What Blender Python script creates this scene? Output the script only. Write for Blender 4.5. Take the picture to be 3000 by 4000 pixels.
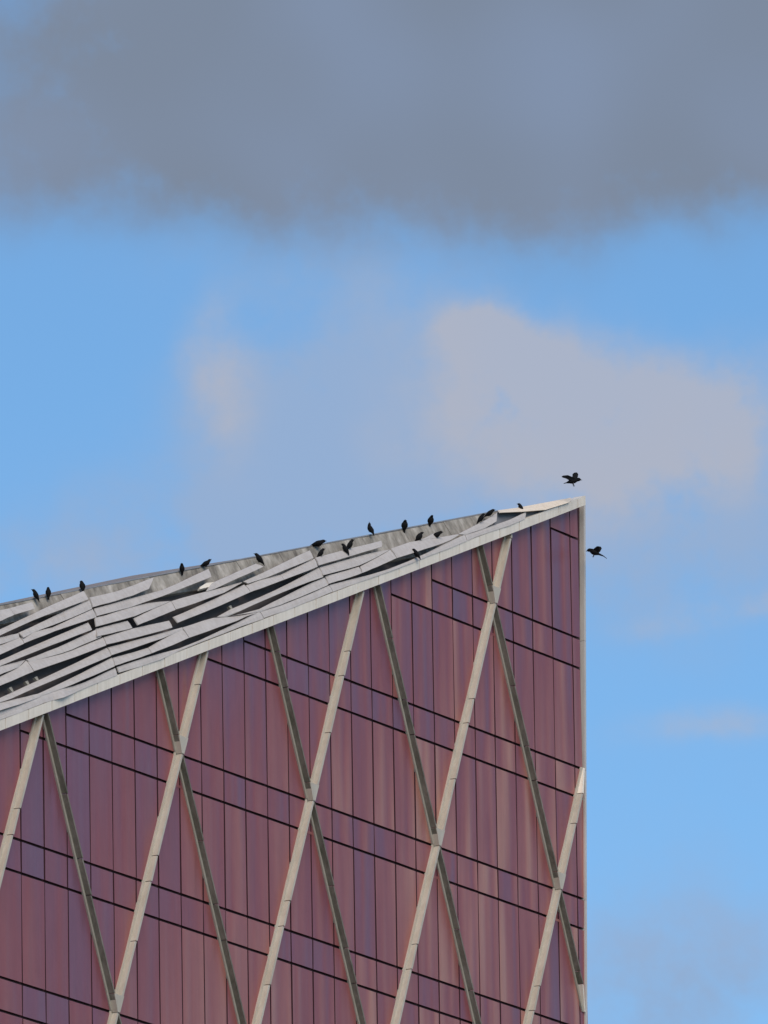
import bpy, math, random
from mathutils import Vector, Matrix

sc = bpy.context.scene
for o in list(bpy.data.objects): bpy.data.objects.remove(o)
rnd = random.Random(7)
R = math.radians

# ------------------------------------------------------------------ camera
PITCH, ROLL, FPX = R(13.09239), R(0.97566), 46000.0
CAM = Vector((0, 0, 1.6))
cd = bpy.data.cameras.new('camera'); cam = bpy.data.objects.new('camera', cd)
sc.collection.objects.link(cam); sc.camera = cam
cd.sensor_fit = 'VERTICAL'; cd.sensor_height = 36.0; cd.sensor_width = 27.0
cd.lens = 36.0 * FPX / 4000.0
cd.clip_start = 1.0; cd.clip_end = 20000.0
fw = Vector((0, math.cos(PITCH), math.sin(PITCH))); ex = Vector((1, 0, 0)); ey = Vector((0, -math.sin(PITCH), math.cos(PITCH)))
rt = ex * math.cos(ROLL) - ey * math.sin(ROLL); up = ex * math.sin(ROLL) + ey * math.cos(ROLL)
cam.matrix_world = Matrix(((rt.x, up.x, -fw.x, CAM.x), (rt.y, up.y, -fw.y, CAM.y), (rt.z, up.z, -fw.z, CAM.z), (0, 0, 0, 1)))
sc.render.resolution_x, sc.render.resolution_y = 768, 1024

# ------------------------------------------------------------------ light, sky, exposure
AZ = R(27.97349)                       # the wall runs away to the right at this angle from the view axis
W = Vector((math.sin(AZ), math.cos(AZ), 0)); N = Vector((math.cos(AZ), -math.sin(AZ), 0)); Z = Vector((0, 0, 1))
SUN_EL = R(42.0)
sh = (-W * 0.42 + N * 0.50).normalized()          # veiled sun high behind the viewer, soft light on wall and roof
SUN = sh * math.cos(SUN_EL) + Z * math.sin(SUN_EL)
sl = bpy.data.lights.new('sun', 'SUN'); so = bpy.data.objects.new('sun', sl); sc.collection.objects.link(so)
sl.energy = 1.5; sl.angle = R(50.0); sl.color = (1.0, 0.88, 0.74)
so.rotation_euler = SUN.to_track_quat('Z', 'Y').to_euler()
sc.view_settings.view_transform = 'Standard'; sc.view_settings.look = 'None'
sc.view_settings.exposure = EXPOSURE = 0.75; sc.view_settings.gamma = 1.0; sc.view_settings.use_curve_mapping = False

LIGHT = [(0.128, 0.251, 0.077, 0.037, 0.95), (0.187, 0.19, 0.127, 0.08, 0.95), (0.329, 0.127, 0.143, 0.077, 0.85), (0.415, 0.085, 0.08, 0.07, 0.5), (0.267, 0.035, 0.2, 0.087, 0.55), (0.119, 0.105, 0.113, 0.087, 0.4), (0.47, 0.137, 0.063, 0.08, 0.3), (-0.207, 0.217, 0.047, 0.07, 0.45), (-0.185, 0.13, 0.053, 0.08, 0.55), (0.447, -0.136, 0.14, 0.023, 0.46), (0.42, -0.292, 0.133, 0.032, 0.46), (-0.467, -0.06, 0.233, 0.06, 0.3)]
GREY = [(0.044, 0.599, 0.867, 0.243, 2.0), (0.157, 0.37, 0.087, 0.037, 0.2), (0.342, 0.383, 0.2, 0.057, 0.25), (-0.429, 0.389, 0.2, 0.05, 0.25), (-0.494, 0.653, 0.1, 0.173, -0.8), (0.369, -0.64, 0.14, 0.08, 0.35), (-0.521, -0.076, 0.05, 0.06, 0.2), (0.462, 0.49, 0.167, 0.133, 0.4)]
VEIL = [(-0.073, 0.051, 0.173, 0.133, 1.3), (0.003, 0.167, 0.143, 0.153, 0.7), (-0.417, -0.034, 0.3, 0.093, 0.75), (-0.078, 0.315, 0.267, 0.067, 0.4), (0.433, -0.025, 0.167, 0.15, 0.6), (0.267, 0.012, 0.3, 0.117, 0.7), (0.39, -0.441, 0.233, 0.3, 0.2), (0.37, -0.607, 0.16, 0.117, 0.8), (-0.165, 0.086, 0.117, 0.117, 0.5)]


def build_world():
    wd = bpy.data.worlds.new('World'); sc.world = wd; wd.use_nodes = True
    nt = wd.node_tree; nt.nodes.clear(); L = nt.links
    def nd(t, **k):
        n = nt.nodes.new(t)
        for a, b in k.items(): setattr(n, a, b)
        return n
    def mt(op, a, b=None, c=None):
        n = nd('ShaderNodeMath', operation=op)
        for i, v in enumerate((a, b, c)):
            if v is None: continue
            if isinstance(v, (int, float)): n.inputs[i].default_value = v
            else: L.new(v, n.inputs[i])
        return n.outputs[0]
    def noise(vec, scale, detail, rough=0.55, dist=0.0):
        n = nd('ShaderNodeTexNoise', noise_dimensions='2D')
        n.inputs['Scale'].default_value = scale; n.inputs['Detail'].default_value = detail
        n.inputs['Roughness'].default_value = rough; n.inputs['Distortion'].default_value = dist
        L.new(vec, n.inputs['Vector']); return n
    def smooth(v, lo, hi):
        n = nd('ShaderNodeMapRange', interpolation_type='SMOOTHSTEP')
        n.inputs[1].default_value = lo; n.inputs[2].default_value = hi
        L.new(v, n.inputs[0]); return n.outputs[0]
    def mix(f, a, b):
        n = nd('ShaderNodeMix', data_type='RGBA')
        if isinstance(f, float): n.inputs[0].default_value = f
        else: L.new(f, n.inputs[0])
        for i, v in ((6, a), (7, b)):
            if isinstance(v, tuple): n.inputs[i].default_value = v
            else: L.new(v, n.inputs[i])
        return n.outputs[2]
    sky = nd('ShaderNodeTexSky', sky_type='NISHITA'); sky.sun_disc = False
    sky.sun_elevation = SUN_EL; sky.sun_rotation = math.atan2(SUN.x, SUN.y)
    sky.altitude = 0.0; sky.air_density = 0.8; sky.dust_density = 0.0; sky.ozone_density = 6.0
    tc = nd('ShaderNodeTexCoord'); d = tc.outputs['Generated']
    sp = nd('ShaderNodeSeparateXYZ'); L.new(d, sp.inputs[0])
    K = FPX / 3000.0
    u0 = mt('MULTIPLY', mt('ARCTAN2', sp.outputs[0], sp.outputs[1]), K * math.cos(PITCH))
    v0 = mt('MULTIPLY', mt('SUBTRACT', mt('ARCSINE', sp.outputs[2]), PITCH), K)
    cv = nd('ShaderNodeCombineXYZ'); L.new(u0, cv.inputs[0]); L.new(v0, cv.inputs[1])
    n1 = noise(cv.outputs[0], 3.2, 1.0); n2 = noise(cv.outputs[0], 8.0, 4.0, 0.6)
    s1 = nd('ShaderNodeSeparateColor'); L.new(n1.outputs['Color'], s1.inputs[0])
    s2 = nd('ShaderNodeSeparateColor'); L.new(n2.outputs['Color'], s2.inputs[0])
    def warp(c, k):
        a = mt('MULTIPLY', mt('SUBTRACT', s1.outputs[k], 0.5), 0.10)
        b = mt('MULTIPLY', mt('SUBTRACT', s2.outputs[k], 0.5), 0.04)
        return mt('ADD', c, mt('ADD', a, b))
    u, v = warp(u0, 0), warp(v0, 1)
    def field(blobs, flat):
        tot = None
        for (cu, cw, ru, rv, wt) in blobs:
            a = mt('DIVIDE', mt('SUBTRACT', u, cu), ru); b = mt('DIVIDE', mt('SUBTRACT', v, cw), rv)
            r2 = mt('ADD', mt('MULTIPLY', a, a), mt('MULTIPLY', b, b))
            if flat and ru > 0.5: r2 = mt('MULTIPLY', r2, r2)
            g = mt('MULTIPLY', mt('EXPONENT', mt('MULTIPLY', r2, -1.0)), wt)
            tot = g if tot is None else mt('ADD', tot, g)
        return tot
    fz = mt('SUBTRACT', s2.outputs[2], 0.5)
    # elsewhere in the sky the same kind of broken cloud goes on
    r2 = mt('ADD', mt('MULTIPLY', u0, u0), mt('MULTIPLY', v0, v0))
    away = smooth(r2, 0.7, 2.2)
    gen = noise(cv.outputs[0], 0.55, 6.0, 0.55, 0.4)
    s3 = nd('ShaderNodeSeparateColor'); L.new(gen.outputs['Color'], s3.inputs[0])
    above = smooth(sp.outputs[2], 0.0, 0.06)
    gl = mt('MULTIPLY', mt('MULTIPLY', smooth(s3.outputs[0], 0.47, 0.68), away), above)
    gg = mt('MULTIPLY', mt('MULTIPLY', smooth(s3.outputs[1], 0.50, 0.72), away), above)
    VL = field(VEIL, False)
    mv = smooth(mt('MULTIPLY', VL, mt('ADD', 1.0, mt('MULTIPLY', fz, 1.6))), 0.0, 1.2)
    G = mt('ADD', field(GREY, True), gg); Lt = mt('ADD', field(LIGHT, False), gl)
    mg = smooth(mt('ADD', mt('MULTIPLY', G, mt('ADD', 1.0, mt('MULTIPLY', fz, 1.2))), 0.0), 0.0, 1.55)
    ml = smooth(mt('ADD', mt('MULTIPLY', Lt, mt('ADD', 1.0, mt('MULTIPLY', fz, 2.0))), 0.0), 0.02, 1.05)
    SK = 1.0 / (STRENGTH * 2.0 ** EXPOSURE)
    pale = (0.440 * SK, 0.462 * SK, 0.548 * SK, 1); veil = (0.305 * SK, 0.425 * SK, 0.635 * SK, 1)
    grey = mix(smooth(mt('ADD', s1.outputs[2], mt('MULTIPLY', u0, -0.18)), 0.30, 0.95), (0.205 * SK, 0.246 * SK, 0.322 * SK, 1), (0.225 * SK, 0.285 * SK, 0.405 * SK, 1))
    tint = nd('ShaderNodeVectorMath', operation='MULTIPLY'); L.new(sky.outputs[0], tint.inputs[0]); tint.inputs[1].default_value = SKYTINT
    col = mix(mt('MULTIPLY', mv, 0.9), tint.outputs[0], veil)
    col = mix(mt('MULTIPLY', mg, 0.95), col, grey)
    col = mix(mt('MULTIPLY', ml, 0.85), col, pale)
    bg = nd('ShaderNodeBackground'); L.new(col, bg.inputs[0]); bg.inputs[1].default_value = STRENGTH
    wd.cycles.sampling_method = 'MANUAL'; wd.cycles.sample_map_resolution = 512
    out = nd('ShaderNodeOutputWorld'); L.new(bg.outputs[0], out.inputs[0])
STRENGTH = 0.082
SKYTINT = (0.90, 1.05, 1.0)
build_world()

# ------------------------------------------------------------------ helpers
def mat(name, build):
    m = bpy.data.materials.new(name); m.use_nodes = True
    nt = m.node_tree; b = nt.nodes['Principled BSDF']
    build(nt, b); return m
def node(nt, t, **k):
    n = nt.nodes.new(t)
    for a, b in k.items(): setattr(n, a, b)
    return n
def tex(nt, coord, scale, sc3=(1, 1, 1), detail=4, rough=0.55, rnd_off=True):
    tcn = node(nt, 'ShaderNodeTexCoord'); mp = node(nt, 'ShaderNodeMapping'); mp.inputs['Scale'].default_value = sc3
    nt.links.new(tcn.outputs[coord], mp.inputs[0])
    if rnd_off:
        oi = node(nt, 'ShaderNodeObjectInfo'); mu = node(nt, 'ShaderNodeMath', operation='MULTIPLY'); mu.inputs[1].default_value = 137.0
        nt.links.new(oi.outputs['Random'], mu.inputs[0])
        cb = node(nt, 'ShaderNodeCombineXYZ'); nt.links.new(mu.outputs[0], cb.inputs[0]); nt.links.new(mu.outputs[0], cb.inputs[2])
        nt.links.new(cb.outputs[0], mp.inputs['Location'])
    n = node(nt, 'ShaderNodeTexNoise'); n.inputs['Scale'].default_value = scale; n.inputs['Detail'].default_value = detail; n.inputs['Roughness'].default_value = rough
    nt.links.new(mp.outputs[0], n.inputs['Vector']); return n
def ramp(nt, fac, stops):
    r = node(nt, 'ShaderNodeValToRGB'); el = r.color_ramp.elements
    while len(el) < len(stops): el.new(0.5)
    for e, (p, c) in zip(el, stops): e.position = p; e.color = (*c, 1)
    nt.links.new(fac, r.inputs[0]); return r.outputs[0]
def mixc(nt, f, a, b, mode='MIX'):
    n = node(nt, 'ShaderNodeMix', data_type='RGBA', blend_type=mode)
    if isinstance(f, (int, float)): n.inputs[0].default_value = f
    else: nt.links.new(f, n.inputs[0])
    for i, v in ((6, a), (7, b)):
        if isinstance(v, tuple): n.inputs[i].default_value = (*v, 1)
        else: nt.links.new(v, n.inputs[i])
    return n.outputs[2]
def bump(nt, b, h, s, d):
    bp = node(nt, 'ShaderNodeBump'); bp.inputs['Strength'].default_value = s; bp.inputs['Distance'].default_value = d
    nt.links.new(h, bp.inputs['Height']); nt.links.new(bp.outputs[0], b.inputs['Normal'])

def mesh_obj(name, verts, faces, material, parent=None, smooth=False):
    me = bpy.data.meshes.new(name); me.from_pydata([tuple(v) for v in verts], [], faces); me.validate(); me.update()
    if smooth:
        for f in me.polygons: f.use_smooth = True
    me.materials.append(material)
    o = bpy.data.objects.new(name, me); sc.collection.objects.link(o)
    if parent is not None: o.parent = parent
    return o
def empty(name, parent=None):
    o = bpy.data.objects.new(name, None); sc.collection.objects.link(o); o.empty_display_size = 0.5
    if parent is not None: o.parent = parent
    return o
HEX = [(0, 1, 2, 3), (7, 6, 5, 4), (0, 4, 5, 1), (1, 5, 6, 2), (2, 6, 7, 3), (3, 7, 4, 0)]

# ------------------------------------------------------------------ materials
def panel_coat_sky(bias):
  def m_panel(nt, b):
      oi = node(nt, 'ShaderNodeObjectInfo')
      ro = tex(nt, 'Object', 1.0, (1.5, 1.5, 0.10), 1.0, 0.5)             # broad upright bands: sky reflections put into the coating colour
      lo = node(nt, 'ShaderNodeTexNoise'); lo.inputs['Scale'].default_value = 0.085; lo.inputs['Detail'].default_value = 1.0
      geo = node(nt, 'ShaderNodeNewGeometry'); nt.links.new(geo.outputs['Position'], lo.inputs['Vector'])
      def m2(op, a, b_, c=None):
          n = node(nt, 'ShaderNodeMath', operation=op)
          for k, v in enumerate((a, b_, c)):
              if v is None: continue
              if isinstance(v, (int, float)): n.inputs[k].default_value = v
              else: nt.links.new(v, n.inputs[k])
          return n.outputs[0]
      dt = node(nt, 'ShaderNodeVectorMath', operation='DOT_PRODUCT'); nt.links.new(geo.outputs['Position'], dt.inputs[0]); dt.inputs[1].default_value = W
      uu = m2('SUBTRACT', dt.outputs['Value'], 297.6)                     # metres along the wall
      sz = node(nt, 'ShaderNodeSeparateXYZ'); nt.links.new(geo.outputs['Position'], sz.inputs[0])
      zz_ = m2('SUBTRACT', sz.outputs[2], 73.5)
      am = node(nt, 'ShaderNodeMapRange'); nt.links.new(uu, am.inputs[0]); am.inputs[1].default_value = -2.0; am.inputs[2].default_value = 16.0; am.inputs[3].default_value = 0.35; am.inputs[4].default_value = 1.45
      f = m2('ADD', m2('MULTIPLY', m2('SUBTRACT', ro.outputs['Fac'], 0.5), am.outputs[0]), m2('MULTIPLY', m2('SUBTRACT', lo.outputs['Fac'], 0.5), 0.7))
      f = m2('ADD', f, m2('ADD', m2('MULTIPLY', m2('SUBTRACT', uu, 6.0), 0.009), m2('MULTIPLY', zz_, -0.024)))  # hue drift along and down the wall: sky reflection put into the colour
      f = m2('ADD', f, m2('MULTIPLY', m2('SUBTRACT', oi.outputs['Random'], 0.5), 0.28))
      f = m2('ADD', f, 0.52 + bias)
      c = ramp(nt, f, [(0.0, (0.210, 0.106, 0.160)), (0.28, (0.250, 0.098, 0.138)), (0.50, (0.310, 0.092, 0.100)), (0.75, (0.395, 0.140, 0.124)), (1.0, (0.490, 0.220, 0.168))])
      dn = tex(nt, 'Object', 3.0, (1, 1, 0.5), 3)
      c = mixc(nt, 0.16, c, ramp(nt, dn.outputs['Fac'], [(0.3, (0.7, 0.7, 0.7)), (0.7, (1.15, 1.15, 1.15))]), 'MULTIPLY')
      st = tex(nt, 'Object', 5.0, (3.0, 3.0, 0.08), 3)
      c = mixc(nt, 0.18, c, ramp(nt, st.outputs['Fac'], [(0.3, (0.72, 0.70, 0.74)), (0.6, (1.1, 1.1, 1.1))]), 'MULTIPLY')
      nt.links.new(c, b.inputs['Base Color'])
      b.inputs['Metallic'].default_value = 0.30; b.inputs['Roughness'].default_value = 0.36
      wv = tex(nt, 'Object', 1.0, (1.3, 1.3, 0.14), 1.0)
      bump(nt, b, wv.outputs['Fac'], 0.6, 0.14)
  return m_panel
M_PANEL = mat('rose_metal_panel', panel_coat_sky(0.0)); M_BAND = mat('lilac_metal_panel', panel_coat_sky(-0.10))
def m_groove(nt, b):
    b.inputs['Base Color'].default_value = (0.055, 0.014, 0.020, 1); b.inputs['Roughness'].default_value = 0.7
M_GROOVE = mat('dark_red_backing', m_groove)
def paint(col, dirt, gl=0.5):
    def f(nt, b):
        a = tex(nt, 'Object', 1.3, (1, 1, 0.5), 6); s = tex(nt, 'Object', 2.5, (3, 3, 0.35), 4)
        c = mixc(nt, 0.5, col, ramp(nt, a.outputs['Fac'], [(0.3, dirt), (0.62, (1, 1, 1))]), 'MULTIPLY')
        c = mixc(nt, 0.35, c, ramp(nt, s.outputs['Fac'], [(0.35, (0.72, 0.70, 0.66)), (0.6, (1, 1, 1))]), 'MULTIPLY')
        nt.links.new(c, b.inputs['Base Color']); b.inputs['Roughness'].default_value = gl
    return f
M_FIN = mat('beige_paint', paint((0.55, 0.495, 0.41), (0.72, 0.69, 0.64)))
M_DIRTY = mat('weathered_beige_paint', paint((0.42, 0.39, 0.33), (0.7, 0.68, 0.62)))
M_TRIM = mat('grey_corner_paint', paint((0.58, 0.54, 0.50), (0.8, 0.78, 0.75)))
M_SUNLIT = mat('sunlit_cream', paint((0.92, 0.84, 0.72), (0.95, 0.93, 0.9)))  # cream that carries painted sunlight
M_STRIP = mat('pale_grey_cladding', paint((0.54, 0.50, 0.47), (0.84, 0.83, 0.82), 0.45))
M_FASCIA = mat('light_grey_fascia', paint((0.85, 0.77, 0.66), (0.84, 0.82, 0.78), 0.45))
M_SLAB = mat('sunlit_cladding', paint((0.84, 0.72, 0.58), (0.92, 0.89, 0.85)))  # sunlight on the ridge slab mixed into its cream
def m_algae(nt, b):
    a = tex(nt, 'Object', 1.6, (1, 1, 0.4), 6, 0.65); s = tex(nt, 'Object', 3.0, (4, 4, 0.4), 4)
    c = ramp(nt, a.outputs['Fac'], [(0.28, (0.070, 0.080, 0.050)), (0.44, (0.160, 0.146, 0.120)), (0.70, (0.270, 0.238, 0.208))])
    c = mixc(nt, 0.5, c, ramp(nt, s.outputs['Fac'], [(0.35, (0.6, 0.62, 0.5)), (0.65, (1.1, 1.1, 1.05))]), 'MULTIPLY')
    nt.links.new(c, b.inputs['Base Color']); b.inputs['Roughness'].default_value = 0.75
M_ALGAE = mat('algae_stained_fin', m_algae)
def m_parapet(nt, b):
    a = tex(nt, 'Object', 2.4, (1, 1, 0.22), 6, 0.65, True); s = tex(nt, 'Object', 6.0, (1, 1, 0.5), 5)
    c = ramp(nt, a.outputs['Fac'], [(0.28, (0.11, 0.098, 0.083)), (0.45, (0.27, 0.245, 0.21)), (0.56, (0.36, 0.33, 0.285)), (0.70, (0.52, 0.48, 0.43))])
    c = mixc(nt, 0.5, c, ramp(nt, s.outputs['Fac'], [(0.35, (0.65, 0.63, 0.60)), (0.65, (1.1, 1.1, 1.1))]), 'MULTIPLY')
    nt.links.new(c, b.inputs['Base Color']); b.inputs['Roughness'].default_value = 0.85
    bump(nt, b, s.outputs['Fac'], 0.3, 0.02)
M_PARAPET = mat('stained_concrete', m_parapet)
def flat(col, r, me=0.0):
    def f(nt, b):
        a = tex(nt, 'Object', 2.0, (1, 1, 1), 5)
        c = mixc(nt, 0.5, col, ramp(nt, a.outputs['Fac'], [(0.3, (0.6, 0.6, 0.6)), (0.7, (1.3, 1.3, 1.3))]), 'MULTIPLY')
        nt.links.new(c, b.inputs['Base Color']); b.inputs['Roughness'].default_value = r; b.inputs['Metallic'].default_value = me
    return f
M_DECK_SHADE = mat('roof_membrane_and_underside_shade', flat((0.130, 0.105, 0.096), 0.9))  # roof deck, and the painted shade under the strips
M_GREYMET = mat('grey_roof_metal', flat((0.17, 0.17, 0.18), 0.6))
M_COPING = mat('grey_coping', flat((0.22, 0.23, 0.25), 0.6))
M_CORE = mat('rough_concrete', flat((0.25, 0.22, 0.21), 0.9))
M_FEATHER = mat('black_feathers', flat((0.007, 0.007, 0.008), 0.8)); M_FEATHER.node_tree.nodes['Principled BSDF'].inputs['Specular IOR Level'].default_value = 0.15
M_BEAK = mat('black_beak', flat((0.03, 0.03, 0.03), 0.35))
M_LEG = mat('dark_leg', flat((0.05, 0.04, 0.04), 0.6))
M_DROP = mat('white_droppings', flat((0.75, 0.74, 0.70), 0.8))
M_GROUND = mat('pale_paving', flat((0.15, 0.14, 0.12), 0.9))

# ------------------------------------------------------------------ setting
gr = mesh_obj('ground', [(-6000, -6000, 0), (6000, -6000, 0), (6000, 6000, 0), (-6000, 6000, 0)], [(0, 1, 2, 3)], M_GROUND)
gr['kind'] = 'structure'

# ------------------------------------------------------------------ the building
O = Vector((-6.163422, 340.179968, 71.864996)) + CAM      # wall origin: a panel seam on a floor line
PW, FH, GAP = 1.3500387, 4.2, 0.23035
def P(u, z, n=0.0): return O + W * u + Z * z + N * n
def rake(u): return 2.869 + 0.376 * u
def corner(z): return 26.06 + 0.037 * z
ZBASE = -O.z
FO = 0.30
UL = -12 * PW
building = empty('building'); building.location = P(0, ZBASE, -8)
building['label'] = 'tall building with rose metal gable wall, beige diagonal fins and sloping louvred roof'; building['category'] = 'building'
bpy.context.view_layer.update()
INV = building.matrix_world.inverted()
def bobj(name, verts, faces, m, parent=None, smooth=False):
    """part of the building; verts in world space; the origin goes to the first part's own centre"""
    c = sum((Vector(v) for v in verts), Vector()) / len(verts)
    par = parent or building
    o = mesh_obj(name, [Vector(v) - c for v in verts], faces, m, par, smooth)
    base = Vector(building.location)
    if par is not building: base = base + Vector(par['_off'])
    o.location = c - base
    o['_off'] = tuple(c - Vector(building.location))
    return o

# core and backing wall -------------------------------------------------
AL = math.atan(0.376); PHI = R(65)
ER = W * math.cos(AL) + Z * math.sin(AL); PP = -W * math.sin(AL) + Z * math.cos(AL)
QD = -N * math.cos(PHI) + PP * math.sin(PHI); MN = N * math.sin(PHI) + PP * math.cos(PHI)
A0 = P(0, 2.869 + 0.30, FO)
def S(s, q, h=0.0): return A0 + ER * s + QD * q + MN * h
def ridge_q(s): return 2.616 - 0.08756 * s
# facade backing (dark red, seen in the joints)
zs = [ZBASE, -16.0]
fv = [P(UL, ZBASE, -0.09), P(corner(ZBASE) , ZBASE, -0.09), P(corner(12.6), rake(corner(12.6)) + 0.2, -0.09), P(UL, rake(UL) + 0.2, -0.09)]
bk = [v - N * 0.25 for v in fv]
facade = bobj('facade', fv + bk, [(0, 1, 2, 3), (7, 6, 5, 4), (0, 4, 5, 1), (1, 5, 6, 2), (2, 6, 7, 3), (3, 7, 4, 0)], M_GROOVE)
# body of the building behind the gable wall
prof = []
for u in (UL, 25.9):
    s = u / math.cos(AL)
    t = S(s, max(ridge_q(s) - 0.15, 0.05), -0.75)
    prof.append([P(u, ZBASE, -0.36), P(u, rake(u) - 0.1, -0.36), t, P(u, (t - O).z - 0.3, -16), P(u, ZBASE, -16)])
a, b = prof
bobj('core_walls', a + b, [(0, 1, 2, 3, 4), (9, 8, 7, 6, 5)] + [(i, i + 5, (i + 1) % 5 + 5, (i + 1) % 5) for i in range(5)], M_CORE)

# wall panels -----------------------------------------------------------
def panel(u0, u1, zb0, zt_fn, um=0.0):
    """one bowed metal panel between two seams; its head follows zt_fn"""
    g = 0.034
    ua, ub = u0 + g, u1 - g
    nu, nv = 3, 4
    amp = rnd.uniform(-0.014, 0.018); tw = rnd.uniform(-0.010, 0.010); tl = rnd.uniform(-0.008, 0.008)
    vs = []; H = zt_fn(0.5 * (ua + ub)) - zb0
    for j in range(nv + 1):
        for i in range(nu + 1):
            x = i / nu; y = j / nv; u = ua + (ub - ua) * x
            zt = max(zt_fn(u), zb0 + 0.01); z = zb0 + (zt - zb0) * y
            d = amp * math.sin(math.pi * x) * math.sin(math.pi * y) + tw * (x - 0.5) * (y - 0.5) * 2 + tl * (x - 0.5) * 2
            vs.append(P(u, z, d))
    fs = [(j * (nu + 1) + i, j * (nu + 1) + i + 1, (j + 1) * (nu + 1) + i + 1, (j + 1) * (nu + 1) + i) for j in range(nv) for i in range(nu)]
    ring = [i for i in range(nu + 1)] + [j * (nu + 1) + nu for j in range(1, nv + 1)] + [nv * (nu + 1) + i for i in range(nu - 1, -1, -1)] + [j * (nu + 1) for j in range(nv - 1, 0, -1)]
    k = len(vs); m = len(ring); vs += [vs[i].copy() for i in ring] + [vs[i] - N * 0.06 for i in ring]
    fs += [(k + (q + 1) % m, k + q, k + m + q, k + m + (q + 1) % m) for q in range(m)]
    o = bobj('wall_panel', vs, fs, M_BAND if H < 1.2 and not um else M_PANEL, facade)
    o.data.materials.append(M_GROOVE)
    for q, f in enumerate(o.data.polygons):
        if q < nu * nv: f.use_smooth = True
        else: f.material_index = 1
    return o
GB = 0.040                                   # half width of a floor joint
def in_view(u, z):
    p = P(u, z) - CAM
    zc = p.dot(fw); y = 2000 - FPX * p.dot(up) / zc; x = 1500 + FPX * p.dot(rt) / zc
    return x > -330 and y < 4600
lines = sorted([v * FH for v in range(-4, 5)] + [(v - GAP) * FH for v in range(-4, 5)])
npan = 0
for k in range(-12, 20):
    u0 = k * PW; u1 = min((k + 1) * PW, 99)
    last = k == 19
    if last: u1 = corner(4) + 0.0
    rows = []
    for zb, zt in zip(lines[:-1], lines[1:]):
        r0, r1 = rake(u0), rake(u1)
        if r0 <= zb + 0.12:                   # only a corner of this row reaches under the roof edge: one piece with the row below
            if rows: rows[-1][2] = True
            break
        rows.append([zb, zt, r0 < zt])
    for zb, zt, cut in rows:
        if not in_view(u1, zt if not cut else rake(u1)): continue
        fn = (lambda u, zt=zt, cut=cut: (rake(u) - 0.02) if cut else min(zt - GB, rake(u) - 0.02))
        o = panel(u0, u1, zb + GB, fn, cut or zt - zb > 1.5); npan += 1
print('panels', npan)

# fascia under the roof edge ---------------------------------------------
fv = [P(UL, rake(UL) + 0.03, 0.05), P(26.1, rake(26.1) + 0.03, 0.05), P(26.1, rake(26.1) + 0.26, 0.05), P(UL, rake(UL) + 0.26, 0.05)]
fascia = bobj('fascia', [v + N * 0.22 for v in fv] + [v - N * 0.13 for v in fv], HEX, M_COPING)
ends = [k * PW for k in range(-12, 20)] + [26.22]
for ua, ub in zip(ends[:-1], ends[1:]):
    g = 0.018; ua += g; ub -= g; j = rnd.uniform(-0.006, 0.006)
    vs = []
    for n in (FO + j, -0.06):
        vs += [P(ua, rake(ua), n), P(ub, rake(ub), n), P(ub, rake(ub) + 0.30, n), P(ua, rake(ua) + 0.30, n)]
    bobj('fascia_panel', vs, HEX, M_FASCIA, fascia)

# corner trim --------------------------------------------------------------
zz = [-16.0] + [v * FH - 0.02 for v in range(-3, 3)] + [rake(26.3) + 0.22]
for za, zb in zip(zz[:-1], zz[1:]):
    za += 0.006; zb -= 0.006; vs = []
    for n in (0.05, -0.35):
        vs += [P(corner(za) + 0.02, za, n), P(corner(za) + 0.14, za, n), P(corner(zb) + 0.14, zb, n), P(corner(zb) + 0.02, zb, n)]
    bobj('corner_trim', vs, HEX, M_TRIM)

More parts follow.
